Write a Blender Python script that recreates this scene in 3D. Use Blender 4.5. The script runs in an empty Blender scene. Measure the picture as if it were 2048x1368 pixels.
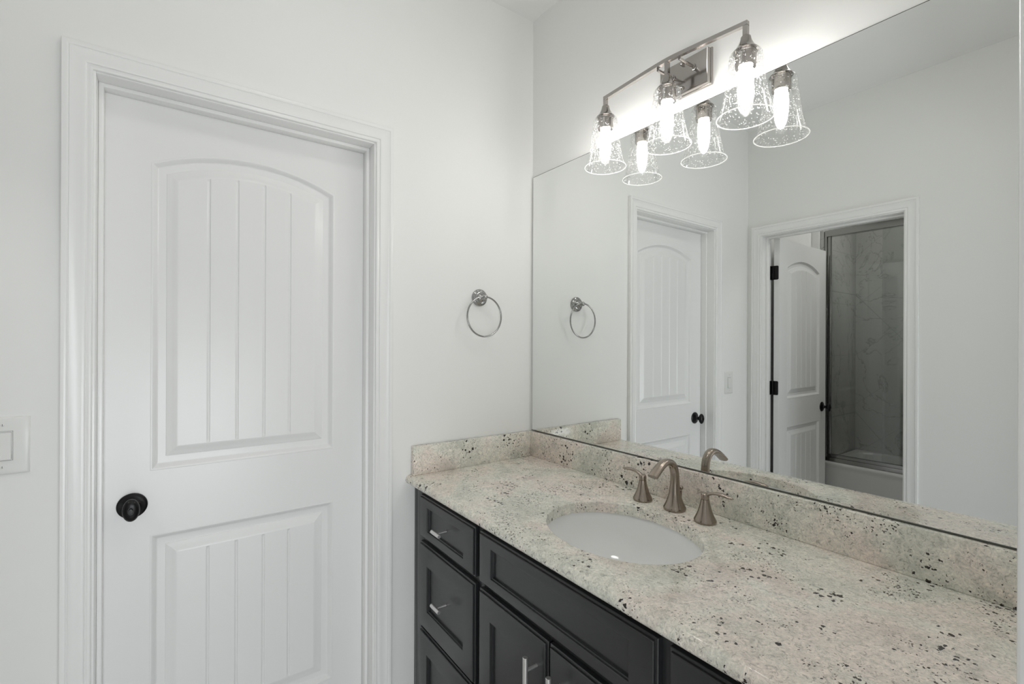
import bpy, bmesh, math, random
from mathutils import Vector, Matrix

# ------------------------------------------------------------------ camera, world, light, exposure
S = bpy.context.scene
col = bpy.context.collection
FPX, YAW, ROLL = 943.03, math.radians(35.931), math.radians(0.2416)
CAM = Vector((1.57, -1.2427, 1.3795))
_d = Vector((-math.cos(YAW), math.sin(YAW), 0.0))
_r = _d.cross(Vector((0, 0, 1))).normalized()
_u = _r.cross(_d)
_r2 = _r * math.cos(ROLL) + _u * math.sin(ROLL)
_u2 = _r2.cross(_d)
cd = bpy.data.cameras.new('camera')
cam = bpy.data.objects.new('camera', cd)
col.objects.link(cam)
cam.matrix_world = Matrix((( _r2.x, _u2.x, -_d.x, CAM.x), (_r2.y, _u2.y, -_d.y, CAM.y),
                           (_r2.z, _u2.z, -_d.z, CAM.z), (0, 0, 0, 1)))
cd.sensor_width = 36.0
cd.sensor_fit = 'HORIZONTAL'
cd.lens = FPX / 2048 * 36
cd.clip_start = 0.005
S.camera = cam

S.view_settings.view_transform = 'Standard'
S.view_settings.look = 'None'
S.view_settings.gamma = 1.0
S.view_settings.use_curve_mapping = False
S.view_settings.exposure = 0.01

w = bpy.data.worlds.new('world')
S.world = w
w.use_nodes = True
w.node_tree.nodes['Background'].inputs[0].default_value = (0.95, 0.98, 1.0, 1)
w.node_tree.nodes['Background'].inputs[1].default_value = 0.55

def area_light(name, loc, target, sx, sy, power, colr):
    ld = bpy.data.lights.new(name, 'AREA')
    ld.shape = 'RECTANGLE'; ld.size = sx; ld.size_y = sy
    ld.energy = power; ld.color = colr
    o = bpy.data.objects.new(name, ld); col.objects.link(o)
    o.location = loc
    o.rotation_euler = (Vector(target) - Vector(loc)).to_track_quat('-Z', 'Y').to_euler()
    return o
# added low fill light, standing in for daylight through the camera's doorway
area_light('doorway_fill', (2.9, -1.25, 0.70), (0.0, -1.00, 0.55), 2.0, 1.1, 35, (0.93, 0.97, 1.0))
# faint fill light added to brighten the unlit bath
area_light('bath_fill', (0.95, -2.62, 2.70), (0.95, -2.62, 0.0), 0.9, 0.5, 7.5, (1.0, 0.99, 0.96))
BULB = 48.0          # emission strength of the three bulbs
CEIL_FILL = 10.0          # emission strength of the added ceiling fill dome

S.cycles.use_denoising = True
S.cycles.max_bounces = 12
S.cycles.diffuse_bounces = 6
S.cycles.glossy_bounces = 6
S.cycles.transparent_max_bounces = 24
S.cycles.caustics_reflective = True
S.cycles.caustics_refractive = True
S.cycles.sample_clamp_indirect = 6.0
S.cycles.blur_glossy = 0.3

# ------------------------------------------------------------------ materials
def M(name, color, rough=0.5, metal=0.0, spec=0.5, coat=0.0):
    m = bpy.data.materials.new(name); m.use_nodes = True
    b = m.node_tree.nodes['Principled BSDF']
    b.inputs['Base Color'].default_value = (*color, 1)
    b.inputs['Roughness'].default_value = rough
    b.inputs['Metallic'].default_value = metal
    b.inputs['Specular IOR Level'].default_value = spec
    b.inputs['Coat Weight'].default_value = coat
    return m

def nd(m, t, **kw):
    n = m.node_tree.nodes.new(t)
    for k, v in kw.items(): setattr(n, k, v)
    return n
def lk(m, a, b): m.node_tree.links.new(a, b)
def coords(m, scale=(1, 1, 1), kind='Object'):
    tc = nd(m, 'ShaderNodeTexCoord'); mp = nd(m, 'ShaderNodeMapping')
    mp.inputs['Scale'].default_value = scale
    lk(m, tc.outputs[kind], mp.inputs['Vector'])
    return mp.outputs['Vector']
def noise(m, vec, scale, detail=2.0, rough=0.5, dist=0.0):
    n = nd(m, 'ShaderNodeTexNoise')
    n.inputs['Scale'].default_value = scale; n.inputs['Detail'].default_value = detail
    n.inputs['Roughness'].default_value = rough; n.inputs['Distortion'].default_value = dist
    lk(m, vec, n.inputs['Vector'])
    return n.outputs['Fac']
def ramp(m, fac, stops, interp='LINEAR'):
    r = nd(m, 'ShaderNodeValToRGB'); e = r.color_ramp.elements
    r.color_ramp.interpolation = interp
    while len(e) < len(stops): e.new(0.5)
    for i, (p, c) in enumerate(stops):
        e[i].position = p; e[i].color = (*c, 1) if len(c) == 3 else c
    lk(m, fac, r.inputs['Fac'])
    return r.outputs['Color']
def mixc(m, fac, a, b, mode='MIX'):
    n = nd(m, 'ShaderNodeMix', data_type='RGBA', blend_type=mode)
    if isinstance(fac, (int, float)): n.inputs[0].default_value = fac
    else: lk(m, fac, n.inputs[0])
    for s, v in ((6, a), (7, b)):
        if isinstance(v, tuple): n.inputs[s].default_value = (*v, 1)
        else: lk(m, v, n.inputs[s])
    return n.outputs[2]
def mth(m, op, a, b=0.0):
    n = nd(m, 'ShaderNodeMath', operation=op)
    for i, v in enumerate((a, b)):
        if isinstance(v, (int, float)): n.inputs[i].default_value = v
        else: lk(m, v, n.inputs[i])
    return n.outputs[0]
def bump(m, height, strength, dist):
    b = nd(m, 'ShaderNodeBump'); b.inputs['Strength'].default_value = strength
    b.inputs['Distance'].default_value = dist
    lk(m, height, b.inputs['Height'])
    lk(m, b.outputs['Normal'], m.node_tree.nodes['Principled BSDF'].inputs['Normal'])

wall_paint = M('wall_paint', (0.84, 0.84, 0.825), 0.55, spec=0.35)
bump(wall_paint, noise(wall_paint, coords(wall_paint), 420, 3, 0.6), 0.06, 0.0006)
ceiling_paint = M('ceiling_paint', (0.86, 0.86, 0.85), 0.8, spec=0.2)
bump(ceiling_paint, noise(ceiling_paint, coords(ceiling_paint), 300, 3, 0.6), 0.1, 0.0008)
trim_paint = M('trim_paint', (0.86, 0.86, 0.85), 0.24, spec=0.5)
bump(trim_paint, noise(trim_paint, coords(trim_paint, (60, 60, 6)), 1.0, 2), 0.008, 0.0003)
door_paint = M('door_paint', (0.84, 0.84, 0.835), 0.3, spec=0.5)
bump(door_paint, noise(door_paint, coords(door_paint, (160, 160, 10)), 1.0, 2), 0.04, 0.0005)
plastic = M('white_plastic', (0.78, 0.78, 0.76), 0.3)
seam = M('dark_seam', (0.12, 0.12, 0.12), 0.7)
black_metal = M('black_metal', (0.006, 0.006, 0.006), 0.28, spec=0.35)
black_cavity = M('cabinet_shadow_gap', (0.008, 0.008, 0.009), 0.7)
cab_paint = M('charcoal_paint', (0.018, 0.019, 0.0205), 0.30, spec=0.8)
bump(cab_paint, noise(cab_paint, coords(cab_paint), 160, 2), 0.03, 0.0004)
nickel = M('brushed_nickel', (0.34, 0.29, 0.245), 0.22, metal=1.0)
bump(nickel, noise(nickel, coords(nickel, (900, 900, 40)), 1.0, 2), 0.05, 0.0003)
lamp_nickel = M('lamp_nickel', (0.44, 0.415, 0.395), 0.15, metal=1.0)
bump(lamp_nickel, noise(lamp_nickel, coords(lamp_nickel, (900, 900, 40)), 1.0, 2), 0.015, 0.0002)
chrome = M('satin_chrome', (0.40, 0.40, 0.395), 0.16, metal=1.0)
pull_metal = M('pull_metal', (0.72, 0.71, 0.70), 0.32, metal=0.85)
frame_metal = M('shower_frame_metal', (0.34, 0.34, 0.33), 0.22, metal=1.0)
ceramic = M('ceramic', (0.90, 0.905, 0.90), 0.06, spec=0.6, coat=0.4)
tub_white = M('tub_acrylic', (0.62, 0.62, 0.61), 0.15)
floor_mat = M('floor_tile', (0.42, 0.41, 0.39), 0.35)
fv = coords(floor_mat)
bk = nd(floor_mat, 'ShaderNodeTexBrick'); lk(floor_mat, fv, bk.inputs['Vector'])
bk.inputs['Scale'].default_value = 1.0; bk.inputs['Brick Width'].default_value = 0.6; bk.inputs['Row Height'].default_value = 0.3
bk.inputs['Mortar Size'].default_value = 0.003
bk.inputs['Color1'].default_value = (0.60, 0.59, 0.57, 1); bk.inputs['Color2'].default_value = (0.56, 0.55, 0.53, 1)
bk.inputs['Mortar'].default_value = (0.25, 0.25, 0.24, 1)
lk(floor_mat, bk.outputs['Color'], floor_mat.node_tree.nodes['Principled BSDF'].inputs['Base Color'])

mirror_mat = bpy.data.materials.new('silvered_glass'); mirror_mat.use_nodes = True
nt = mirror_mat.node_tree; nt.nodes.clear()
g = nt.nodes.new('ShaderNodeBsdfGlossy'); g.inputs['Roughness'].default_value = 0.0
g.inputs['Color'].default_value = (0.865, 0.88, 0.87, 1)
o_ = nt.nodes.new('ShaderNodeOutputMaterial'); nt.links.new(g.outputs[0], o_.inputs[0])
mirror_edge = M('mirror_edge', (0.07, 0.072, 0.058), 0.3)

def thin_glass(name, tint, seeds=False, refl=1.0):
    m = bpy.data.materials.new(name); m.use_nodes = True
    t = m.node_tree; t.nodes.clear()
    out = t.nodes.new('ShaderNodeOutputMaterial')
    tr = t.nodes.new('ShaderNodeBsdfTransparent'); tr.inputs[0].default_value = (*tint, 1)
    gl = t.nodes.new('ShaderNodeBsdfGlossy'); gl.inputs['Roughness'].default_value = 0.03
    fr = t.nodes.new('ShaderNodeFresnel'); fr.inputs['IOR'].default_value = 1.5
    f2 = mth(m, 'MULTIPLY', fr.outputs[0], refl)
    mx = t.nodes.new('ShaderNodeMixShader')
    t.links.new(f2, mx.inputs[0]); t.links.new(tr.outputs[0], mx.inputs[1]); t.links.new(gl.outputs[0], mx.inputs[2])
    res = mx.outputs[0]
    if seeds:
        v = coords(m)
        vo = nd(m, 'ShaderNodeTexVoronoi'); vo.inputs['Scale'].default_value = 260; vo.inputs['Randomness'].default_value = 1.0
        lk(m, v, vo.inputs['Vector'])
        # a random subset of the cells holds a trapped air bubble
        sel = nd(m, 'ShaderNodeSeparateColor'); lk(m, vo.outputs['Color'], sel.inputs[0])
        size = mth(m, 'MULTIPLY', sel.outputs[0], 0.50)
        bub = mth(m, 'LESS_THAN', vo.outputs['Distance'], mth(m, 'MULTIPLY', size, mth(m, 'GREATER_THAN', sel.outputs[1], 0.42)))
        df = t.nodes.new('ShaderNodeBsdfDiffuse'); df.inputs[0].default_value = (0.9, 0.9, 0.9, 1)
        tl = t.nodes.new('ShaderNodeBsdfTranslucent'); tl.inputs[0].default_value = (0.9, 0.9, 0.9, 1)
        ms = t.nodes.new('ShaderNodeMixShader'); ms.inputs[0].default_value = 0.5
        t.links.new(df.outputs[0], ms.inputs[1]); t.links.new(tl.outputs[0], ms.inputs[2])
        m2 = t.nodes.new('ShaderNodeMixShader')
        fac = mth(m, 'MULTIPLY', bub, 0.38)
        fac = mth(m, 'ADD', fac, 0.006)
        t.links.new(fac, m2.inputs[0]); t.links.new(res, m2.inputs[1]); t.links.new(ms.outputs[0], m2.inputs[2])
        res = m2.outputs[0]
        bp = t.nodes.new('ShaderNodeBump'); bp.inputs['Strength'].default_value = 0.25; bp.inputs['Distance'].default_value = 0.001
        t.links.new(noise(m, v, 90, 2), bp.inputs['Height']); t.links.new(bp.outputs[0], gl.inputs['Normal'])
    t.links.new(res, out.inputs[0])
    return m
seeded_glass = thin_glass('seeded_glass', (0.985, 0.985, 0.98), True, 0.42)
shower_glass = thin_glass('shower_glass', (0.90, 0.91, 0.90))
def frosted_lip():
    m = bpy.data.materials.new('glass_lip'); m.use_nodes = True
    t = m.node_tree; t.nodes.clear()
    out = t.nodes.new('ShaderNodeOutputMaterial')
    tr = t.nodes.new('ShaderNodeBsdfTransparent')
    df = t.nodes.new('ShaderNodeBsdfDiffuse'); df.inputs[0].default_value = (0.95, 0.95, 0.94, 1)
    tl = t.nodes.new('ShaderNodeBsdfTranslucent'); tl.inputs[0].default_value = (0.95, 0.95, 0.94, 1)
    a = t.nodes.new('ShaderNodeMixShader'); a.inputs[0].default_value = 0.5
    t.links.new(df.outputs[0], a.inputs[1]); t.links.new(tl.outputs[0], a.inputs[2])
    b = t.nodes.new('ShaderNodeMixShader'); b.inputs[0].default_value = 0.8
    t.links.new(tr.outputs[0], b.inputs[1]); t.links.new(a.outputs[0], b.inputs[2])
    t.links.new(b.outputs[0], out.inputs[0])
    return m
lip_glass = frosted_lip()
bulb_mat = bpy.data.materials.new('lit_bulb'); bulb_mat.use_nodes = True
nt = bulb_mat.node_tree; nt.nodes.clear()
e_ = nt.nodes.new('ShaderNodeEmission'); e_.inputs[0].default_value = (1.0, 0.975, 0.94, 1); e_.inputs[1].default_value = BULB
o_ = nt.nodes.new('ShaderNodeOutputMaterial'); nt.links.new(e_.outputs[0], o_.inputs[0])

# granite: cream, pink-beige and grey-green drifts, fine veins, black garnets
granite = M('granite', (0.5, 0.48, 0.43), 0.12, spec=0.5)
v = coords(granite)
drift = noise(granite, v, 5.5, 3, 0.55, 0.8)
base = ramp(granite, drift, [(0.34, (0.70, 0.70, 0.63)), (0.48, (0.83, 0.81, 0.73)), (0.60, (0.84, 0.76, 0.69)), (0.70, (0.76, 0.68, 0.62))])
green = noise(granite, v, 13, 4, 0.65, 1.2)
base = mixc(granite, ramp(granite, green, [(0.50, (0, 0, 0)), (0.70, (0.45, 0.45, 0.45))]), base, (0.44, 0.46, 0.405))
fine = noise(granite, v, 95, 6, 0.78, 1.4)
base = mixc(granite, 0.75, base, ramp(granite, fine, [(0.33, (0.20, 0.195, 0.18)), (0.46, (0.88, 0.88, 0.86)), (0.56, (1.08, 1.07, 1.05)), (0.68, (1.40, 1.37, 1.32))]), 'MULTIPLY')
vein = noise(granite, v, 34, 6, 0.7, 2.2)
base = mixc(granite, ramp(granite, vein, [(0.485, (0, 0, 0)), (0.5, (0.45, 0.45, 0.45)), (0.515, (0, 0, 0))]), base, (0.38, 0.365, 0.33))
def specks(scale, thr, lo, hi, seed):
    mp = nd(granite, 'ShaderNodeMapping'); lk(granite, v, mp.inputs['Vector'])
    mp.inputs['Location'].default_value = (seed, seed * 0.37, seed * 0.71)
    wn = nd(granite, 'ShaderNodeTexNoise'); wn.inputs['Scale'].default_value = 150; wn.inputs['Detail'].default_value = 3
    lk(granite, mp.outputs[0], wn.inputs['Vector'])
    vm = nd(granite, 'ShaderNodeVectorMath', operation='SCALE'); lk(granite, wn.outputs['Color'], vm.inputs[0]); vm.inputs['Scale'].default_value = 0.011
    va = nd(granite, 'ShaderNodeVectorMath', operation='ADD'); lk(granite, mp.outputs[0], va.inputs[0]); lk(granite, vm.outputs[0], va.inputs[1])
    vo = nd(granite, 'ShaderNodeTexVoronoi'); vo.inputs['Scale'].default_value = scale
    lk(granite, va.outputs[0], vo.inputs['Vector'])
    sc = nd(granite, 'ShaderNodeSeparateColor'); lk(granite, vo.outputs['Color'], sc.inputs[0])
    cl = ramp(granite, noise(granite, mp.outputs[0], 9, 3, 0.6), [(lo, (0, 0, 0)), (hi, (1, 1, 1))])
    th = mth(granite, 'MULTIPLY', mth(granite, 'MULTIPLY', mth(granite, 'MULTIPLY', sc.outputs[0], sc.outputs[0]), thr), cl)
    dif = mth(granite, 'SUBTRACT', th, vo.outputs['Distance'])
    return ramp(granite, mth(granite, 'ADD', mth(granite, 'MULTIPLY', dif, 9.0), 0.5), [(0.45, (0, 0, 0)), (0.6, (1, 1, 1))])
base = mixc(granite, specks(98, 0.66, 0.47, 0.66, 3.1), base, (0.035, 0.028, 0.024))
base = mixc(granite, specks(200, 0.62, 0.42, 0.64, 7.7), base, (0.07, 0.06, 0.05))
base = mixc(granite, specks(50, 0.58, 0.585, 0.76, 11.3), base, (0.012, 0.010, 0.009))
lk(granite, base, granite.node_tree.nodes['Principled BSDF'].inputs['Base Color'])
bump(granite, fine, 0.05, 0.0004)

marble = M('marble_tile', (0.5, 0.5, 0.49), 0.12)
v = coords(marble)
vn = noise(marble, v, 1.7, 5, 0.6, 2.5)
c = mixc(marble, ramp(marble, vn, [(0.485, (0, 0, 0)), (0.5, (1, 1, 1)), (0.515, (0, 0, 0))]), (0.50, 0.50, 0.48), (0.33, 0.33, 0.32))
# joints of large tiles laid on the diagonal
tcx = nd(marble, 'ShaderNodeMapping'); lk(marble, v, tcx.inputs['Vector']); tcx.inputs['Rotation'].default_value = (0, math.radians(40), 0)
sp = nd(marble, 'ShaderNodeSeparateXYZ'); lk(marble, tcx.outputs[0], sp.inputs[0])
def joint(src, pitch):
    f = mth(marble, 'FRACT', mth(marble, 'DIVIDE', src, pitch))
    return mth(marble, 'LESS_THAN', f, 0.008)
jn = mth(marble, 'MAXIMUM', joint(sp.outputs[0], 0.61), joint(sp.outputs[2], 0.305))
c = mixc(marble, mth(marble, 'MULTIPLY', jn, 0.6), c, (0.30, 0.30, 0.29))
lk(marble, c, marble.node_tree.nodes['Principled BSDF'].inputs['Base Color'])

# ------------------------------------------------------------------ mesh helpers
WL = {}
def link_mesh(name, bm, mat, parent=None, org=None, smooth=40):
    """bm is in world space; the object's origin is org (default: its parent's place)."""
    bmesh.ops.recalc_face_normals(bm, faces=bm.faces)
    if org is None: org = WL[parent.name] if parent else Vector((0, 0, 0))
    org = Vector(org)
    for vv in bm.verts: vv.co -= org
    me = bpy.data.meshes.new(name); bm.to_mesh(me); bm.free()
    if smooth is not None:
        for pl in me.polygons: pl.use_smooth = True
        me.set_sharp_from_angle(angle=math.radians(smooth))
    if mat: me.materials.append(mat)
    o = bpy.data.objects.new(name, me); col.objects.link(o)
    WL[o.name] = org
    if parent:
        o.parent = parent; o.location = org - WL[parent.name]
    else: o.location = org
    return o
def thing(name, loc, label=None, cat=None, group=None, kind=None):
    o = bpy.data.objects.new(name, None); o.empty_display_size = 0.05
    col.objects.link(o); o.location = loc; WL[o.name] = Vector(loc)
    if label: o['label'] = label
    if cat: o['category'] = cat
    if group: o['group'] = group
    if kind: o['kind'] = kind
    return o
def struct(name, bm, mat, label=None, cat=None):
    o = link_mesh(name, bm, mat); o['kind'] = 'structure'
    if label: o['label'] = label
    if cat: o['category'] = cat
    return o
def box(bm, lo, hi, bev=0.0, seg=2):
    lo, hi = Vector(lo), Vector(hi)
    r = bmesh.ops.create_cube(bm, size=1.0)
    vs = r['verts']
    for v_ in vs:
        v_.co = Vector(((lo[i] + hi[i]) / 2 + v_.co[i] * (hi[i] - lo[i])) for i in range(3))
    if bev > 0:
        es = list({e for v_ in vs for e in v_.link_edges})
        bmesh.ops.bevel(bm, geom=es, offset=bev, segments=seg, affect='EDGES', profile=0.5)
    return bm
def B(lo, hi, bev=0.0, seg=2): return box(bmesh.new(), lo, hi, bev, seg)
def frame_of(axis):
    a = Vector(axis).normalized()
    t = Vector((0, 0, 1)) if abs(a.z) < 0.9 else Vector((1, 0, 0))
    u_ = t.cross(a).normalized(); return u_, a.cross(u_), a
def lathe(bm, prof, base, axis=(0, 0, 1), n=48):
    """prof: list of (radius, distance along axis)"""
    u_, v_, a = frame_of(axis); base = Vector(base); rings = []
    for r, h in prof:
        c_ = base + a * h
        if r < 1e-6: rings.append([bm.verts.new(c_)])
        else: rings.append([bm.verts.new(c_ + (u_ * math.cos(2 * math.pi * i / n) + v_ * math.sin(2 * math.pi * i / n)) * r) for i in range(n)])
    for A, Bq in zip(rings, rings[1:]):
        for i in range(n):
            j = (i + 1) % n
            if len(A) == 1 and len(Bq) == 1: continue
            if len(A) == 1: bm.faces.new((A[0], Bq[i], Bq[j]))
            elif len(Bq) == 1: bm.faces.new((A[i], A[j], Bq[0]))
            else: bm.faces.new((A[i], A[j], Bq[j], Bq[i]))
    return bm
def sweep(bm, pts, n=24, power=2.0, closed=False, cap=True, up=(1, 0, 0)):
    """pts: (position, half width along 'up', half thickness across). Sections are superellipses."""
    P = [Vector(p[0]) for p in pts]; up = Vector(up); rings = []
    N = len(P)
    for i in range(N):
        if closed: t = P[(i + 1) % N] - P[i - 1]
        else: t = P[min(i + 1, N - 1)] - P[max(i - 1, 0)]
        t.normalize()
        a = (up - t * up.dot(t)).normalized(); b = t.cross(a)
        ring = []
        for k in range(n):
            th = 2 * math.pi * k / n
            c_, s_ = math.cos(th), math.sin(th)
            ring.append(bm.verts.new(P[i] + a * pts[i][1] * math.copysign(abs(c_) ** (2 / power), c_) + b * pts[i][2] * math.copysign(abs(s_) ** (2 / power), s_)))
        rings.append(ring)
    pairs = list(zip(rings, rings[1:])) + ([(rings[-1], rings[0])] if closed else [])
    for A, Bq in pairs:
        for k in range(n):
            j = (k + 1) % n
            bm.faces.new((A[k], A[j], Bq[j], Bq[k]))
    if cap and not closed:
        bm.faces.new(rings[0][::-1]); bm.faces.new(rings[-1])
    return bm
def rod(bm, a, b, r, n=20, bev=0.0008):
    a, b = Vector(a), Vector(b); L = (b - a).length
    return lathe(bm, [(0, 0), (r - bev, 0), (r, bev), (r, L - bev), (r - bev, L), (0, L)], a, b - a, n)
def loops(bm, ls, cap_last=True, cap_first=False):
    """skin successive closed loops of equal length"""
    R = [[bm.verts.new(p) for p in l] for l in ls]
    n = len(R[0])
    for A, Bq in zip(R, R[1:]):
        for i in range(n):
            j = (i + 1) % n
            bm.faces.new((A[i], A[j], Bq[j], Bq[i]))
    if cap_last: bm.faces.new(R[-1])
    if cap_first: bm.faces.new(R[0][::-1])
    return R
def slab_with_opening(bm, fn, a0, a1, z1, o0, o1, oz, t0, t1):
    """wall (a,z) outline with a door opening, thickness t0..t1; fn maps (a, t, z) to the world"""
    poly = [(a0, 0), (o0, 0), (o0, oz), (o1, oz), (o1, 0), (a1, 0), (a1, z1), (a0, z1)]
    A = [bm.verts.new(fn(a, t0, z)) for a, z in poly]; Bq = [bm.verts.new(fn(a, t1, z)) for a, z in poly]
    bm.faces.new(A); bm.faces.new(Bq[::-1])
    for i in range(len(poly)):
        j = (i + 1) % len(poly); bm.faces.new((A[i], A[j], Bq[j], Bq[i]))
    return bm
# colonial casing: (distance out from the opening edge, height off the wall)
CASING = [(0.0, 0.0), (0.0, 0.0055), (0.0006, 0.0078), (0.002, 0.0092), (0.004, 0.0098), (0.0068, 0.0096), (0.0088, 0.0088), (0.0106, 0.0078),
          (0.0118, 0.0078), (0.0122, 0.0100), (0.0135, 0.0116), (0.0160, 0.0124), (0.0200, 0.0124), (0.0250, 0.0122), (0.0310, 0.0126),
          (0.0360, 0.0136), (0.0400, 0.0150), (0.0425, 0.0160), (0.0438, 0.0146), (0.0448, 0.0146), (0.0458, 0.0166), (0.0475, 0.0174), (0.0520, 0.0175), (0.0560, 0.0172), (0.0572, 0.0160), (0.0575, 0.0)]
def casing(bm, fn, a0, a1, zt, prof=CASING):
    rows = []
    for d, h in prof:
        rows.append([bm.verts.new(fn(a, h, z)) for a, z in ((a0 - d, 0.0), (a0 - d, zt + d), (a1 + d, zt + d), (a1 + d, 0.0))])
    for A, Bq in zip(rows, rows[1:]):
        for i in range(3): bm.faces.new((A[i], A[i + 1], Bq[i + 1], Bq[i]))
    return bm

# ------------------------------------------------------------------ two panel arch top plank door leaf
def arch_loop(y0, y1, zb, zs, rise, d, ny, nz=10):
    """closed outline inset by d: bottom, right side, arched top, left side. rise 0 = square top"""
    a, b = y0 + d, y1 - d; bot = zb + d
    if rise > 1e-6:
        hw = (y1 - y0) / 2; R = (hw * hw + rise * rise) / (2 * rise); yc = (y0 + y1) / 2; zc = zs + rise - R
        top = lambda y: zc + math.sqrt(max((R - d) ** 2 - (y - yc) ** 2, 0))
    else: top = lambda y: zs - d
    L = [(a + (b - a) * t, bot) for t in ny]
    L += [(b, bot + (top(b) - bot) * k / nz) for k in range(1, nz)]
    L += [(a + (b - a) * t, top(a + (b - a) * t)) for t in reversed(ny)]
    L += [(a, top(a) + (bot - top(a)) * k / nz) for k in range(1, nz)]
    return L, top, bot
PANEL = [(0, 0), (0.0018, 0.0007), (0.0042, 0.0005), (0.0060, -0.0008), (0.0085, -0.0032), (0.0115, -0.0070), (0.0145, -0.0104), (0.0170, -0.0116), (0.0200, -0.0118),
         (0.0350, -0.0118), (0.0358, -0.0100), (0.0372, -0.0094), (0.0440, -0.0080), (0.0520, -0.0048), (0.0590, -0.0018), (0.0625, -0.0010), (0.0640, -0.0010)]
def leaf_face(bm, fn, W, H, flip=False):
    """moulded face of a W x H leaf; fn maps (across, height off face, z). Returns nothing."""
    st = (W - 0.4945) / 2
    panels = [(st, W - st, 1.0165 - Z0L, 1.875 - Z0L, 0.058), (st, W - st, 0.235 - Z0L, 0.838 - Z0L, 0.0)]
    holes = []
    for (y0, y1, zb, zs, rise) in panels:
        din = PANEL[-1][0]
        a, b = y0 + din, y1 - din
        gs = [a + (b - a) * k / 5 for k in range(1, 5)]
        gw = 0.0060
        field = sorted({a, b} | {g + o * gw for g in gs for o in (-1.15, -1.0, -.88, -.10, .16, .52, .64, .80)} | {a + (b - a) * (k + .5) / 5 for k in range(5)})
        def gz(y):
            for g in gs:
                o = (y - g) / gw
                if abs(o + .88) < .01 or abs(o - .52) < .01: return -0.0004
                if abs(o + .10) < .01: return -0.0040
                if abs(o - .16) < .01: return -0.0040
            return 0.0
        ny = [(y - a) / (b - a) for y in field]
        ls = []
        for d, h in PANEL:
            L, top, bot = arch_loop(y0, y1, zb, zs, rise, d, ny)
            ls.append([fn(y, h, z) for y, z in L])
        R = loops(bm, ls, cap_last=False)
        holes.append(R[0])
        # field with plank grooves
        n = len(ny); inner = R[-1]
        L, top, bot = arch_loop(y0, y1, zb, zs, rise, din, ny)
        botv = inner[:n]; topv = inner[n + 9:n + 9 + n][::-1]
        h0 = PANEL[-1][1]
        r1 = [bm.verts.new(fn(y, h0 + gz(y), bot + 0.006)) for y in field]
        r2 = [bm.verts.new(fn(y, h0 + gz(y), top(y) - 0.006)) for y in field]
        for A, Bq in ((botv, r1), (r1, r2), (r2, topv)):
            for i in range(n - 1): bm.faces.new((A[i], A[i + 1], Bq[i + 1], Bq[i]))
        # side slivers between the field edge columns and the loop's straight sides
        right = inner[n - 1:n + 9 + 1]; left = [inner[0]] + inner[2 * n + 9:][::-1] + [topv[0]]
        bm.faces.new(list(right) + [r2[-1], r1[-1]]); bm.faces.new(list(left)[::-1] + [r1[0], r2[0]][0:2])
    # flat stiles and rails around the two panels
    outer = [bm.verts.new(fn(y, 0, z)) for y, z in ((0, 0), (W, 0), (W, H), (0, H))]
    edges = [bm.edges.new((outer[i], outer[(i + 1) % 4])) for i in range(4)]
    for h in holes:
        for i in range(len(h)): edges.append(bm.edges.get((h[i], h[(i + 1) % len(h)])))
    bmesh.ops.triangle_fill(bm, use_beauty=True, use_dissolve=False, edges=edges)
    return outer
Z0L = 0.012
def door_leaf(fn, W, H, T):
    bm = bmesh.new()
    A = leaf_face(bm, fn, W, H)
    Bq = leaf_face(bm, lambda y, h, z: fn(y, -T - h, z), W, H)
    for i in range(4):
        j = (i + 1) % 4; bm.faces.new((A[i], A[j], Bq[j], Bq[i]))
    return bm
def knob_parts(parent, base, axis, label_hole=True):
    ros = lathe(bmesh.new(), [(0, 0), (0.0335, 0), (0.0342, 0.002), (0.0335, 0.0045), (0.031, 0.0062), (0.027, 0.0072), (0.022, 0.0085), (0.0165, 0.0105), (0.013, 0.013), (0, 0.0135)], base, axis)
    k = lathe(bmesh.new(), [(0, 0.012), (0.0120, 0.012), (0.0105, 0.018), (0.0095, 0.024), (0.0098, 0.029), (0.0135, 0.0325), (0.0195, 0.0360), (0.0240, 0.0400), (0.0260, 0.0445), (0.0256, 0.0485),
                            (0.0235, 0.0520), (0.0200, 0.0545), (0.0150, 0.0562), (0.0100, 0.0570), (0.0092, 0.0560), (0.0074, 0.0560), (0.0068, 0.0600), (0.0060, 0.0612), (0, 0.0614)], base, axis)
    for v_ in k.verts:                     # the grip is an upright oval
        f = min(1.0, max(0.0, ((v_.co - Vector(base)).dot(Vector(axis)) - 0.026) / 0.010))
        v_.co.y = base[1] + (v_.co.y - base[1]) * (1 - 0.27 * f); v_.co.z = base[2] + (v_.co.z - base[2]) * (1 + 0.15 * f)
    kn = link_mesh('door_knob', k, black_metal, parent, org=base)
    kn['label'] = 'black round knob with a centre button'
    link_mesh('knob_rosette', ros, black_metal, kn, org=base)

# ------------------------------------------------------------------ the setting
RW, OW, CH = 1.524, -1.7824, 2.737       # right wall, opposite wall, ceiling
TW = 0.117
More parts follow.
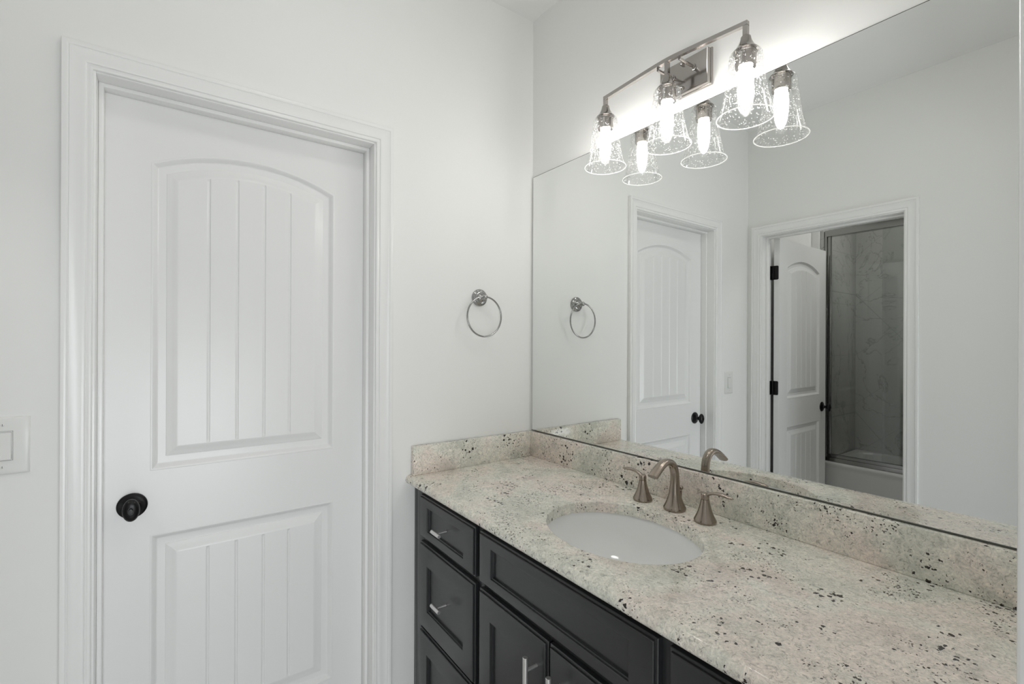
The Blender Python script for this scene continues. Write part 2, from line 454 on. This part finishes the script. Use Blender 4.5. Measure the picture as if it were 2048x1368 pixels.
# mirror wall and ceiling, floor
struct('wall_back', B((-TW, 0, 0), (RW + TW, 0.12, CH)), wall_paint, 'pale grey painted wall carrying the big mirror and vanity light', 'wall')
struct('wall_left', slab_with_opening(bmesh.new(), lambda a, t, z: (t, a, z), OW - 0.1, 0.0, CH, -1.4036, -0.6766, 2.058, -TW, 0.0), wall_paint,
       'pale grey painted wall around the closed plank door', 'wall')
struct('wall_front', slab_with_opening(bmesh.new(), lambda a, t, z: (a, t, z), -TW, RW, CH, 0.083, 0.8055, 2.058, OW - TW + 0.002, OW), wall_paint,
       'pale grey wall around the open bath doorway, seen in the mirror', 'wall')
struct('wall_right', slab_with_opening(bmesh.new(), lambda a, t, z: (t, a, z), OW - TW, 0.0, CH, -1.572, -0.789, 2.058, RW, RW + TW), wall_paint,
       'pale grey wall at the right end of the vanity', 'wall')
struct('ceiling', B((-TW, -3.6, CH), (RW + 0.4, 0.12, CH + 0.1)), ceiling_paint, 'flat white ceiling', 'ceiling')
struct('floor', B((-TW, -3.6, -0.08), (RW + 1.9, 0.12, 0)), floor_mat, 'beige rectangular floor tiles', 'floor')

# closed closet door in the left wall
d1 = thing('door_1', (0, -1.04, 0), 'closed white two-panel plank door with an arched upper panel', 'door', kind='structure')
W1, H1 = 0.704, 2.034
FX = -0.082
bm = door_leaf(lambda y, h, z: Vector((FX + h, -0.688 - W1 + y, Z0L + z)), W1, H1, 0.035)
leaf = link_mesh('door_leaf', bm, door_paint, d1, smooth=14)
knob_parts(leaf, Vector((FX, -1.3255, 0.928)), (1, 0, 0))
def jambs(parent, fn, a0, a1, zh, t0, t1, s0, s1):
    """a: along the wall, t: through the wall; stop strip between s0 and s1"""
    def bx(bm, lo, hi, bev): 
        p, q = Vector(fn(*lo)), Vector(fn(*hi))
        box(bm, [min(p[i], q[i]) for i in range(3)], [max(p[i], q[i]) for i in range(3)], bev)
    bm = bmesh.new()
    bx(bm, (a0 - 0.018, t0, 0), (a0, t1, zh + 0.018), 0.001)
    bx(bm, (a1, t0, 0), (a1 + 0.018, t1, zh + 0.018), 0.001)
    bx(bm, (a0, t0, zh), (a1, t1, zh + 0.018), 0.001)
    link_mesh('door_jamb', bm, trim_paint, parent)
    bm = bmesh.new()
    bx(bm, (a0, s0, 0), (a0 + 0.011, s1, zh), 0.002)
    bx(bm, (a1 - 0.011, s0, 0), (a1, s1, zh), 0.002)
    bx(bm, (a0 + 0.009, s0, zh - 0.011), (a1 - 0.009, s1, zh), 0.002)
    link_mesh('door_stop', bm, trim_paint, parent)
jambs(d1, lambda a, t, z: (t, a, z), -1.3955, -0.6845, 2.049, -TW, 0.0005, FX + 0.0005, FX + 0.036)
link_mesh('door_casing', casing(bmesh.new(), lambda a, h, z: Vector((h, a, z)), -1.4002, -0.6798, 2.0535), trim_paint, d1)
struct('wall_closet', B((-0.72, -1.75, 0), (-0.70, -0.2, 2.4)), wall_paint, 'closet wall hidden behind the closed plank door', 'wall')

# open bath door in the opposite wall
d2 = thing('door_2', (0.45, OW, 0), 'open white plank door swung into the dark bath, seen in the mirror', 'door', kind='structure')
BO = OW - TW + 0.002     # bath face of the opposite wall
jambs(d2, lambda a, t, z: (a, t, z), 0.0915, 0.7975, 2.049, BO - 0.0005, OW + 0.0005, BO + 0.036, BO + 0.072)
link_mesh('door_casing', casing(bmesh.new(), lambda a, h, z: Vector((a, OW + h, z)), 0.0865, 0.8025, 2.0535), trim_paint, d2)
link_mesh('inner_casing', casing(bmesh.new(), lambda a, h, z: Vector((a, BO - h, z)), 0.0865, 0.8025, 2.0535), trim_paint, d2)
LX = 0.141
bm = door_leaf(lambda y, h, z: Vector((LX + h, BO - 0.006 - y, Z0L + z)), 0.700, H1, 0.035)
leaf2 = link_mesh('door_leaf', bm, door_paint, d2, smooth=14)
kc = Vector((LX, BO - 0.006 - 0.636, 0.928))
knob_parts(leaf2, kc, (1, 0, 0))
for hz in (1.8295, 1.0925, 0.28):
    hp = Vector((0.1, BO - 0.004, hz))
    bm = bmesh.new()
    def plate(bm, x0, x1, y, hh, r=0.007, th=0.0022):
        pts = []
        for cx, cz, a0 in ((x1 - r, hh - r, 0), (x0 + 0.0005, hh - 0.0005, 90), (x0 + 0.0005, -hh + 0.0005, 180), (x1 - r, -hh + r, 270)):
            rr = r if cx > (x0 + x1) / 2 else 0.0005
            for k in range(5):
                t = math.radians(a0 + 90 * k / 4); pts.append((cx + rr * math.cos(t), cz + rr * math.sin(t)))
        loops(bm, [[Vector((x, y, hz + z)) for x, z in pts], [Vector((x, y + th, hz + z)) for x, z in pts]], True, True)
    plate(bm, 0.100, 0.1345, BO - 0.0060, 0.0445)
    rod(bm, (0.0985, BO - 0.008, hz - 0.045), (0.0985, BO - 0.008, hz + 0.045), 0.0058, 16)
    box(bm, (0.0905, BO - 0.002, hz - 0.0445), (0.0930, BO + 0.033, hz + 0.0445), 0.0004)
    box(bm, (0.0905, BO - 0.006, hz - 0.0445), (0.1000, BO - 0.003, hz + 0.0445), 0.0004)
    hg = link_mesh('hinge', bm, black_metal, leaf2, org=hp)
    hg['label'] = 'black butt hinge'

# bath room beyond
RB = 1.62
struct('wall_bath_left', B((-0.09, -3.6, 0), (0.030, BO, CH)), wall_paint, 'bath wall behind the open plank door', 'wall')
bm = bmesh.new(); box(bm, (0.030, -3.30, 0), (0.083, -2.640, CH), 0.004)
struct('trim_2', bm, trim_paint, 'painted corner beside the shower, seen in the mirror', 'trim')
bm = bmesh.new(); box(bm, (0.083, -3.275, 0.50), (0.108, -2.652, CH), 0.003)
struct('wall_bath_tiled_end', bm, marble, 'grey marble tile at the end of the tub alcove', 'wall')
struct('wall_bath_back', B((-0.09, -3.40, 0), (RB + 0.1, -3.275, CH)), marble, 'grey veined marble tile behind the tub', 'wall')
struct('wall_bath_right', B((RB, -3.3, 0), (RB + 0.12, BO, CH)), wall_paint, 'bath wall at the far end of the tub', 'wall')

# the doorway the photograph is taken from
d3 = thing('trim_1', (RW, -1.18, 0), 'white door trim at the right edge, close to the camera', 'door trim', kind='structure')
link_mesh('door_casing', casing(bmesh.new(), lambda a, h, z: Vector((RW - h, a, z)), -1.564, -0.797, 2.0535, [(0, 0), (0, .0050), (.0005, .0070), (.0016, .0086), (.0032, .0095), (.0050, .0098), (.0550, .0098), (.0575, .0080), (.0575, 0)]), trim_paint, d3)
bm = bmesh.new()
for lo, hi in (((RW - .0005, -0.802, 0), (RW + TW, -0.789, 2.06)), ((RW - .0005, -1.572, 0), (RW + TW, -1.559, 2.06)), ((RW - .0005, -1.559, 2.049), (RW + TW, -0.802, 2.06))):
    box(bm, lo, hi, 0.001)
link_mesh('door_jamb', bm, trim_paint, d3)

# baseboards
def baseboard(name, lo, hi):
    o = struct(name, B(lo, hi, 0.004), trim_paint, 'white painted baseboard', 'baseboard')
baseboard('baseboard_left', (0, OW, 0), (0.014, -1.460, 0.13))
baseboard('baseboard_front', (0.863, OW, 0), (RW, OW + 0.014, 0.13))

# ------------------------------------------------------------------ vanity cabinet
van = thing('vanity_cabinet', (0.762, -0.28, 0), 'charcoal painted bathroom vanity with drawers and doors under the granite top', 'vanity cabinet')
FF = -0.533
bm = bmesh.new()
# carcass of panels, open above for the basin
for x0, x1 in ((0.0035, 0.0215), (0.440, 0.456), (1.054, 1.070), (RW - 0.0215, RW - 0.0035)):
    box(bm, (x0, FF + 0.019, 0.10), (x1, -0.004, 0.8750))
box(bm, (0.0035, FF + 0.019, 0.10), (RW - 0.0035, -0.004, 0.116))
box(bm, (0.0035, -0.010, 0.10), (RW - 0.0035, -0.004, 0.8750))
box(bm, (0.0035, FF + 0.075, 0.0), (RW - 0.0035, FF + 0.090, 0.10))
link_mesh('cabinet_body', bm, black_cavity, van, smooth=None)
def fr(name, x0, x1, z0, z1):
    link_mesh(name, B((x0, FF, z0), (x1, FF + 0.018, z1), 0.001), cab_paint, van)
fr('filler_strip', 0.002, 0.026, 0.10, 0.8755)
fr('filler_strip', RW - 0.026, RW - 0.002, 0.10, 0.8755)
for x0, x1 in ((0.0262, 0.088), (0.430, 0.468), (1.044, 1.080), (1.435, RW - 0.0262)): fr('face_frame_stile', x0, x1, 0.10, 0.8755)
for x0, x1 in ((0.0882, 0.4298), (0.4682, 1.0438), (1.0802, 1.4348)):
    for z0, z1 in ((0.10, 0.125), (0.692, 0.724), (0.850, 0.8755)): fr('face_frame_rail', x0, x1, z0, z1)
YF = -0.552
def shaker(x0, x1, z0, z1, sx, sz, sxr=None):
    """recessed panel front with a stepped outer edge"""
    b = bmesh.new(); L = []
    for ix, iz, y in ((0, 0, FF - 0.0005), (0, 0, YF + 0.0080), (0.0012, 0.0012, YF + 0.0066), (0.0050, 0.0050, YF + 0.0058), (0.0056, 0.0056, YF + 0.0022), (0.0070, 0.0070, YF + 0.0004), (0.0090, 0.0090, YF),
                      (sx, sz, YF), (sx + 0.0008, sz + 0.0008, YF + 0.0008), (sx + 0.0016, sz + 0.0016, YF + 0.0038), (sx + 0.0046, sz + 0.0046, YF + 0.0046), (sx + 0.0056, sz + 0.0056, YF + 0.0100)):
        L.append([Vector(p) for p in ((x0 + ix, y, z0 + iz), (x1 - ix, y, z0 + iz), (x1 - ix, y, z1 - iz), (x0 + ix, y, z1 - iz))])
    loops(b, L, True, True)
    return b
def t_knob(parent, x, z):
    b = bmesh.new(); yp = YF + 0.0102; yb = -0.5805
    rod(b, (x, yp, z), (x, yb + 0.002, z), 0.0038, 16)
    rod(b, (x - 0.0255, yb, z), (x + 0.0255, yb, z), 0.0060, 24)
    o = link_mesh('drawer_knob', b, pull_metal, parent, org=(x, yp, z))
    o['label'] = 'satin metal T-bar knob'
def bar_pull(parent, x, zt, zpost, length=0.19):
    b = bmesh.new(); yb = -0.5855
    rod(b, (x, yb, zt - length), (x, yb, zt), 0.0062, 24)
    for zz in (zpost, 2 * (zt - length / 2) - zpost):
        rod(b, (x, YF + 0.001, zz), (x, yb + 0.002, zz), 0.0040, 16)
    o = link_mesh('door_pull', b, pull_metal, parent, org=(x, yb, zt - length / 2))
    o['label'] = 'satin metal bar pull'
drawers = ((0.717, 0.858, 0.0305), (0.4150, 0.6995, 0.0665), (0.1150, 0.4065, 0.0665))
for x0, x1 in ((0.081, 0.4375), (1.0745, 1.4430)):
    for z0, z1, rail in drawers:
        dr = link_mesh('drawer', shaker(x0, x1, z0, z1, 0.0585, rail), cab_paint, van, org=((x0 + x1) / 2, YF, (z0 + z1) / 2), smooth=25)
        t_knob(dr, (x0 + x1) / 2, (z0 + z1) / 2)
link_mesh('false_drawer_front', shaker(0.462, 1.0500, 0.717, 0.858, 0.0600, 0.0305), cab_paint, van, smooth=25)
for x0, x1, px in ((0.4620, 0.7545, 0.7200), (0.7600, 1.0500, 0.8010)):
    dr = link_mesh('cabinet_door', shaker(x0, x1, 0.115, 0.6995, 0.0585, 0.0665), cab_paint, van, org=((x0 + x1) / 2, YF, 0.4), smooth=25)
    bar_pull(dr, px, 0.6615, 0.630)

# ------------------------------------------------------------------ granite countertop with back and side splash
top = thing('countertop', (0.762, -0.28, 0.876), 'speckled cream granite countertop on the charcoal vanity', 'countertop')
ZT, ZB = 0.906, 0.876
SX, SY, SA, SB = 0.7585, -0.3121, 0.2088, 0.1692
bm = bmesh.new()
NE = 96
def ell(a, b, z): return [Vector((SX + a * math.cos(2 * math.pi * i / NE), SY + b * math.sin(2 * math.pi * i / NE), z)) for i in range(NE)]
R = loops(bm, [ell(SA + 0.0025, SB + 0.0025, ZT), ell(SA + 0.0012, SB + 0.0012, ZT - 0.0004), ell(SA + 0.0003, SB + 0.0003, ZT - 0.0014), ell(SA, SB, ZT - 0.0028), ell(SA, SB, ZB)], cap_last=False)
YE = -0.5525; rb = 0.015
prof = [(YE - rb * math.sin(math.pi * k / 14), (ZT + ZB) / 2 + rb * math.cos(math.pi * k / 14)) for k in range(15)]
left = [bm.verts.new((0.001, y, z)) for y, z in prof]; right = [bm.verts.new((RW - 0.001, y, z)) for y, z in prof]
for i in range(14): bm.faces.new((left[i], left[i + 1], right[i + 1], right[i]))
def cap_plane(vl, vr, ring, z):
    bl, br = bm.verts.new((0.001, -0.001, z)), bm.verts.new((RW - 0.001, -0.001, z))
    ed = [bm.edges.get((vl, vr)) or bm.edges.new((vl, vr)), bm.edges.new((vr, br)), bm.edges.new((br, bl)), bm.edges.new((bl, vl))]
    ed += [bm.edges.get((ring[i], ring[(i + 1) % NE])) for i in range(NE)]
    bmesh.ops.triangle_fill(bm, use_beauty=True, use_dissolve=False, edges=ed)
    return bl, br
tl, tr_ = cap_plane(left[0], right[0], R[0], ZT)
bl, br = cap_plane(left[-1], right[-1], R[-1], ZB)
bm.faces.new([tl] + left + [bl]); bm.faces.new(([tr_] + right + [br])[::-1]); bm.faces.new((tl, bl, br, tr_))
link_mesh('slab', bm, granite, top)
def splash(lo, hi, label):
    o = link_mesh('backsplash', B(lo, hi, 0.0018), granite, org=(0.762, -0.28, 0.876))
    o['label'] = label; o['category'] = 'backsplash'
splash((0.001, -0.0235, ZT + 0.0002), (RW - 0.001, -0.001, 1.0075), 'long granite backsplash strip under the wall mirror')
splash((0.001, -0.548, ZT + 0.0002), (0.0235, -0.0237, 1.0075), 'short granite side splash on the wall by the plank door')

# undermount basin
sink = thing('sink_basin', (SX, SY, 0.73), 'white oval undermount basin set in the granite top', 'sink')
bm = bmesh.new()
L = []
for s, z in ((1.10, ZB - 0.0006), (1.012, ZB - 0.0006), (1.004, ZB - 0.002), (1.0, ZB - 0.008), (0.985, ZB - 0.025), (0.955, ZB - 0.05), (0.90, ZB - 0.078), (0.80, ZB - 0.105), (0.65, ZB - 0.126), (0.45, ZB - 0.138), (0.25, ZB - 0.143), (0.115, ZB - 0.145)):
    L.append([Vector((SX + (SA + 0.004) * s * math.cos(2 * math.pi * i / NE), SY + 0.004 * (1 - s) + (SB + 0.004) * s * math.sin(2 * math.pi * i / NE), z)) for i in range(NE)])
loops(bm, L, True)
link_mesh('basin_bowl', bm, ceramic, sink)
link_mesh('drain', lathe(bmesh.new(), [(0, 0), (0.0215, 0), (0.022, 0.0015), (0.019, 0.003), (0.017, 0.002), (0.015, 0.004), (0, 0.005)], (SX, SY, ZB - 0.1448)), nickel, sink)

# ------------------------------------------------------------------ widespread faucet
fau = thing('faucet', (SX, -0.082, ZT), 'brushed nickel widespread faucet with arched spout behind the basin', 'faucet')
FY = -0.082
ctrl = [(FY, .906, .0285, .0285), (FY, .9095, .0297, .0297), (FY, .914, .0293, .0293), (FY, .920, .0262, .0262), (FY, .932, .0212, .0212), (FY, .948, .0166, .0166), (FY, .966, .0136, .0136), (FY + .0005, .985, .0122, .0120),
        (FY, 1.003, .0117, .0112), (FY - .003, 1.019, .0118, .0106), (FY - .010, 1.033, .0122, .0100), (FY - .021, 1.0425, .0128, .0094), (FY - .034, 1.0465, .0134, .0090), (FY - .048, 1.0455, .0140, .0086),
        (FY - .062, 1.0400, .0146, .0082), (FY - .075, 1.0320, .0151, .0078), (FY - .087, 1.0235, .0155, .0074), (FY - .099, 1.0145, .0158, .0070)]
def catmull(c, k=3):
    out = []
    for i in range(len(c) - 1):
        p0, p1, p2, p3 = c[max(i - 1, 0)], c[i], c[i + 1], c[min(i + 2, len(c) - 1)]
        for s in range(k):
            t = s / k
            out.append(tuple(0.5 * (2 * p1[j] + (p2[j] - p0[j]) * t + (2 * p0[j] - 5 * p1[j] + 4 * p2[j] - p3[j]) * t * t + (3 * p1[j] - p0[j] - 3 * p2[j] + p3[j]) * t ** 3) for j in range(len(p1))))
    out.append(tuple(c[-1])); return out
link_mesh('spout', sweep(bmesh.new(), [((SX, y, z), a, b) for y, z, a, b in catmull(ctrl)], n=32, power=2.35), nickel, fau, smooth=50)
for s, hx, hy in ((-1, 0.6530, -0.0900), (1, 0.8610, -0.0960)):
    bm = lathe(bmesh.new(), [(0, 0), (.0275, 0), (.0287, .0025), (.0284, .0060), (.0262, .0105), (.0222, .0185), (.0182, .0285), (.0150, .0390), (.0126, .0490), (.0112, .0560), (.0106, .0605), (.0093, .0610), (.0093, .0628), (.0106, .0633), (.0108, .0700), (.0098, .0745), (.0060, .0768), (0, .0772)],
               (hx, hy, ZT))
    h = link_mesh('handle', bm, nickel, fau, org=(hx, hy, ZT))
    pts = [(0, .0715, .0070, .0050), (.006, .0735, .0072, .0050), (.013, .0772, .0066, .0046), (.021, .0805, .0062, .0040), (.030, .0825, .0066, .0040), (.040, .0833, .0076, .0044), (.050, .0830, .0082, .0046), (.060, .0820, .0078, .0042), (.070, .0808, .0056, .0032), (.0765, .0800, .0026, .0016)]
    bm = sweep(bmesh.new(), [((hx + s * a, hy, ZT + b), c_, d_) for a, b, c_, d_ in catmull(pts)], n=20, power=2.0, up=(0, 1, 0))
    link_mesh('lever', bm, nickel, h, org=(hx, hy, ZT + 0.075))
bm = rod(bmesh.new(), (SX, -0.0520, ZT), (SX, -0.0520, 0.955), 0.0024, 12)
lathe(bm, [(0, -.0065), (.0035, -.0055), (.0058, -.0025), (.0063, 0), (.0056, .0030), (.0032, .0056), (0, .0063)], (SX, -0.0520, 0.9625), n=24)
link_mesh('drain_lift_rod', bm, nickel, fau)

# ------------------------------------------------------------------ mirror
mir = thing('wall_mirror', (0.762, 0, 1.0085), 'large frameless wall mirror above the granite backsplash', 'mirror')
MX0, MX1, MZ0, MZ1 = 0.0115, RW - 0.008, 1.0112, 2.0715
link_mesh('mirror_backing', B((MX0 - 0.0015, -0.0052, MZ0 - 0.002), (MX1 + 0.001, -0.0002, MZ1 + 0.002)), mirror_edge, mir, smooth=None)
bm = bmesh.new()
box(bm, (MX0, -0.006, MZ0), (MX1, -0.0054, MZ1))
link_mesh('mirror_glass', bm, mirror_mat, mir, smooth=None)
link_mesh('bottom_channel', B((MX0 - 0.0015, -0.0085, 1.0082), (MX1, -0.0062, 1.0108), 0.0004), mirror_edge, mir)

# ------------------------------------------------------------------ towel ring
tr = thing('towel_ring', (0, -0.2655, 1.5515), 'satin metal towel ring on a round rosette between the door and mirror', 'towel ring')
bm = lathe(bmesh.new(), [(0, 0), (.0330, 0), (.0335, .0030), (.0330, .0075), (.0312, .0100), (.0285, .0110), (.0262, .0122), (.0240, .0160), (.0222, .0172), (.0190, .0172), (.0170, .0190), (.0150, .0225), (.0110, .0250), (.0080, .0270), (.0062, .0310), (.0058, .0360), (.0062, .0380),
                         (.0088, .0400), (.0100, .0440), (.0096, .0485), (.0075, .0520), (.0040, .0540), (0, .0545)], (0, -0.2655, 1.5515), (1, 0, 0))
link_mesh('rosette', bm, chrome, tr)
RR = 0.0765
bm = sweep(bmesh.new(), [((0.0445, -0.2675 + RR * math.sin(t), 1.4765 + RR * math.cos(t)), .0033, .0033) for t in [2 * math.pi * i / 96 for i in range(96)]], n=14, closed=True)
link_mesh('hanging_ring', bm, chrome, tr)

# ------------------------------------------------------------------ light switch
PY, PZ = -1.5545, 1.1348
sw = thing('light_switch', (0, PY, PZ), 'white rocker light switch on the wall left of the plank door', 'light switch')
bm = bmesh.new(); L = []
for i_, x in ((0, 0), (0, .0018), (.0012, .0034), (.0045, .0046), (.0085, .0052), (.012, .0054)):
    L.append([Vector((x, PY + a * (.0447 - i_), PZ + b * (.0665 - i_))) for a, b in ((-1, -1), (1, -1), (1, 1), (-1, 1))])
loops(bm, L, True); link_mesh('switch_plate', bm, plastic, sw)
link_mesh('switch_seam', B((.0052, PY - .0172, PZ - .0340), (.0056, PY + .0172, PZ + .0340)), seam, sw, smooth=None)
bm = bmesh.new(); box(bm, (.0050, PY - .0166, PZ - .0334), (.0062, PY + .0166, PZ + .0334), .0004)
link_mesh('switch_frame', bm, plastic, sw)
link_mesh('rocker_seam', B((.0060, PY - .0150, PZ - .0316), (.00635, PY + .0150, PZ + .0316)), seam, sw, smooth=None)
bm = bmesh.new(); vs = [(.0064, -.0310), (.0098, -.0310), (.0072, 0), (.0064, .0310)]
A = [bm.verts.new((x, PY - .0145, PZ + z)) for x, z in vs]; Bq = [bm.verts.new((x, PY + .0145, PZ + z)) for x, z in vs]
bm.faces.new(A); bm.faces.new(Bq[::-1])
for i in range(4): bm.faces.new((A[i], A[(i + 1) % 4], Bq[(i + 1) % 4], Bq[i]))
link_mesh('rocker', bm, plastic, sw, smooth=None)
for s in (-1, 1):
    zz = PZ + s * .0485
    bm = lathe(bmesh.new(), [(0, .0053), (.0030, .0053), (.0029, .0060), (.0022, .0066), (0, .0069)], (0, PY, zz), (1, 0, 0), 20)
    sc = link_mesh('plate_screw', bm, plastic, sw, org=(0, PY, zz))
    link_mesh('screw_slot', B((.0066, PY - .0004, zz - .0024), (.0071, PY + .0004, zz + .0024)), seam, sc, smooth=None)

# ------------------------------------------------------------------ vanity light
LY = -0.098
vl = thing('vanity_light', (0.737, 0, 2.163), 'three-lamp brushed nickel vanity light with seeded glass bell shades', 'wall light')
lamps = ((0.5040, 1.9490, 2.1735), (0.7390, 1.9410, 2.1820), (0.9660, 1.9340, 2.1640))   # x, rim height, bar centre height
bm = bmesh.new(); L = []
for ix, y in ((0, -.0003), (0, -.0050), (.0012, -.0075), (.0030, -.0085), (.0030, -.0105), (.0034, -.0185), (.0048, -.0212), (.0070, -.0222)):
    L.append([Vector((0.7375 + a * (.0835 - ix), y, 2.1645 + b * (.0525 - ix))) for a, b in ((-1, -1), (1, -1), (1, 1), (-1, 1))])
loops(bm, L, True, True)
link_mesh('backplate', bm, lamp_nickel, vl, smooth=30)
hb = 0.0055
for px in (0.7035, 0.7750):
    bm = rod(bmesh.new(), (px, -.0220, 2.1745), (px, LY + 0.004, 2.1745), .0042, 20)
    lathe(bm, [(0, 0), (.0085, 0), (.0085, .0015), (.0072, .003), (.0072, .006), (.0045, .0075), (0, .010)], (px, -.0222, 2.1745), (0, -1, 0), 24)
    link_mesh('support_rod', bm, lamp_nickel, vl, org=(px, -.022, 2.164))
for pz in (2.1305, 2.2003):
    bm = lathe(bmesh.new(), [(0, 0), (.0050, 0), (.0050, .004), (.0035, .007), (.0020, .010), (0, .0115)], (0.7365, -.0222, pz), (0, -1, 0), 20)
    link_mesh('mounting_nut', bm, lamp_nickel, vl, org=(0.7365, -.022, pz))
# bar: straight arms with a gentle crown over the middle lamp
bm = bmesh.new(); secs = []
N = 40
def bar_z(x):
    a, m_, b = lamps
    t = (x - a[0]) / (b[0] - a[0]); base = a[2] + (b[2] - a[2]) * t
    crown = m_[2] - (a[2] + b[2]) / 2 + 0.003
    u = abs(x - m_[0]) / (b[0] - m_[0])
    return base + crown * (1 - min(1, (u * u + 0.02) ** 0.5 - 0.10))
xs = [lamps[0][0] - hb + (lamps[2][0] - lamps[0][0] + 2 * hb) * i / N for i in range(N + 1)]
L = [[Vector((x, LY + a * hb, bar_z(x) + b * hb)) for a, b in ((-1, -1), (1, -1), (1, 1), (-1, 1))] for x in xs]
loops(bm, L, True, True)
for i, (lx, rz, bz) in enumerate(lamps):
    box(bm, (lx - hb, LY - hb, rz + 0.194), (lx + hb, LY + hb, bar_z(lx) - hb + 0.0005))
link_mesh('crossbar', bm, lamp_nickel, vl, smooth=30)
for i, (lx, rz, bz) in enumerate(lamps):
    bm = lathe(bmesh.new(), [(0, .200), (.0100, .200), (.0116, .198), (.0122, .194), (.0140, .187), (.0172, .180), (.0212, .173), (.0260, .1670), (.0290, .1645), (.0290, .1625), (.0243, .1615),
                             (.0240, .150), (.0240, .126), (.0232, .1235), (.0200, .1225), (.0150, .1235), (0, .1240)], (lx, LY, rz))
    hol = link_mesh('lamp_holder', bm, lamp_nickel, vl, org=(lx, LY, rz + .16))
    bm = lathe(bmesh.new(), [(.0250, .1600), (.0310, .1596), (.0352, .1575), (.0374, .1530), (.0384, .1460), (.0400, .1300), (.0428, .1050), (.0465, .0760), (.0510, .0480), (.0566, .0230), (.0615, .0085), (.0655, .0008)], (lx, LY, rz), n=64)
    sh = link_mesh('glass_shade', bm, seeded_glass, vl, org=(lx, LY, rz), smooth=80)
    sh['label'] = 'clear bubbled glass bell shade'
    bm = sweep(bmesh.new(), [((lx + .0658 * math.cos(t), LY + .0658 * math.sin(t), rz), .0014, .0014) for t in [2 * math.pi * k / 72 for k in range(72)]], n=8, closed=True, up=(0, 0, 1))
    link_mesh('shade_lip', bm, lip_glass, sh, org=(lx, LY, rz))
    bm = lathe(bmesh.new(), [(0, .1228), (.0150, .1225), (.0168, .1150), (.0178, .1050), (.0180, .0900), (.0172, .0660), (.0150, .0480), (.0118, .0350), (.0070, .0250), (.0030, .0220), (0, .0212)], (lx, LY, rz), n=24)
    link_mesh('light_bulb', bm, bulb_mat, vl, org=(lx, LY, rz + .07))

# unseen glowing dome added above the frame to even out the room's brightness
cl = thing('ceiling_fill', (0.85, -0.85, CH), 'unseen round fill dome added on the ceiling', 'fill light')
link_mesh('fill_dome_ring', lathe(bmesh.new(), [(0, 0), (.155, 0), (.158, .004), (.158, .022), (.150, .026), (.146, .020), (0, .020)], (0.85, -0.85, CH - 0.0005), (0, 0, -1)), lamp_nickel, cl)
dome_mat = bulb_mat.copy(); dome_mat.name = 'lit_dome'
dome_mat.node_tree.nodes['Emission'].inputs[1].default_value = CEIL_FILL
dome_mat.node_tree.nodes['Emission'].inputs[0].default_value = (1.0, 0.985, 0.96, 1)
link_mesh('fill_dome', lathe(bmesh.new(), [(.145, .0205), (.143, .030), (.130, .046), (.105, .058), (.070, .066), (.035, .070), (0, .071)], (0.85, -0.85, CH), (0, 0, -1)), dome_mat, cl)

# ------------------------------------------------------------------ tub and shower doors in the bath (seen in the mirror)
TF = -2.657
tub = thing('bathtub', (0.8, -2.97, 0), 'white alcove bathtub behind the shower doors, seen in the mirror', 'bathtub')
bm = bmesh.new()
tx0, tx1, ty0, ty1, tz = 0.109, RB - 0.001, -3.274, TF + 0.012, 0.522
def rr(x0, x1, y0, y1, r, z, n=6):
    out = []
    for cx, cy, a0 in ((x1 - r, y1 - r, 0), (x0 + r, y1 - r, 90), (x0 + r, y0 + r, 180), (x1 - r, y0 + r, 270)):
        for k in range(n + 1):
            t = math.radians(a0 + 90 * k / n); out.append(Vector((cx + r * math.cos(t), cy + r * math.sin(t), z)))
    return out
loops(bm, [rr(tx0, tx1, ty0, ty1 - .012, .002, 0.0), rr(tx0, tx1, ty0, ty1 - .012, .002, tz - 0.055), rr(tx0, tx1, ty0, ty1 - .008, .002, tz - 0.035), rr(tx0, tx1, ty0, ty1, .004, tz - 0.022), rr(tx0, tx1, ty0, ty1, .004, tz - 0.006), rr(tx0 + .004, tx1 - .004, ty0 + .004, ty1 - .005, .006, tz),
           rr(tx0 + .06, tx1 - .06, ty0 + .05, ty1 - .085, .10, tz), rr(tx0 + .07, tx1 - .07, ty0 + .06, ty1 - .095, .10, tz - .012), rr(tx0 + .09, tx1 - .09, ty0 + .07, ty1 - .105, .10, tz - .15), rr(tx0 + .16, tx1 - .14, ty0 + .10, ty1 - .14, .09, tz - .36), rr(tx0 + .22, tx1 - .20, ty0 + .14, ty1 - .18, .07, tz - .40)], True, True)
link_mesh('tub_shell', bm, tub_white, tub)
shd = thing('shower_door', (0.8, TF, tz), 'framed sliding glass shower doors standing on the bathtub rim', 'shower door')
def FR(name, lo, hi, bev=0.003): return link_mesh(name, B(lo, hi, bev), frame_metal, shd)
bm = bmesh.new(); box(bm, (0.1135, TF - .045, tz + .0005), (RB - .002, TF + .002, tz + .030), .003); box(bm, (0.1135, TF - .036, tz + .028), (RB - .002, TF - .004, tz + .052), .002)
link_mesh('bottom_track', bm, frame_metal, shd)
FR('top_rail', (0.1135, TF - .045, 2.158), (RB - .002, TF + .002, 2.205))
FR('wall_jamb', (0.1115, TF - .040, tz + .030), (0.1300, TF + .000, 2.160), .002)
FR('wall_jamb', (RB - .022, TF - .040, tz + .030), (RB - .002, TF + .000, 2.160), .002)
for gx0, gx1, gy in ((0.134, 0.90, TF - .010), (0.452, RB - .03, TF - .032)):
    bm = bmesh.new(); box(bm, (gx0, gy - .0025, tz + .053), (gx1, gy + .0025, 2.157))
    gp = link_mesh('glass_panel', bm, shower_glass, shd, org=((gx0 + gx1) / 2, gy, 1.3), smooth=None)
    if gx0 < 0.2:
        bm = bmesh.new(); box(bm, (gx0 - .002, gy - .006, tz + .053), (gx0 + .020, gy + .006, 2.157), .001)
        link_mesh('panel_stile', bm, frame_metal, gp, org=(gx0, gy, 1.3))
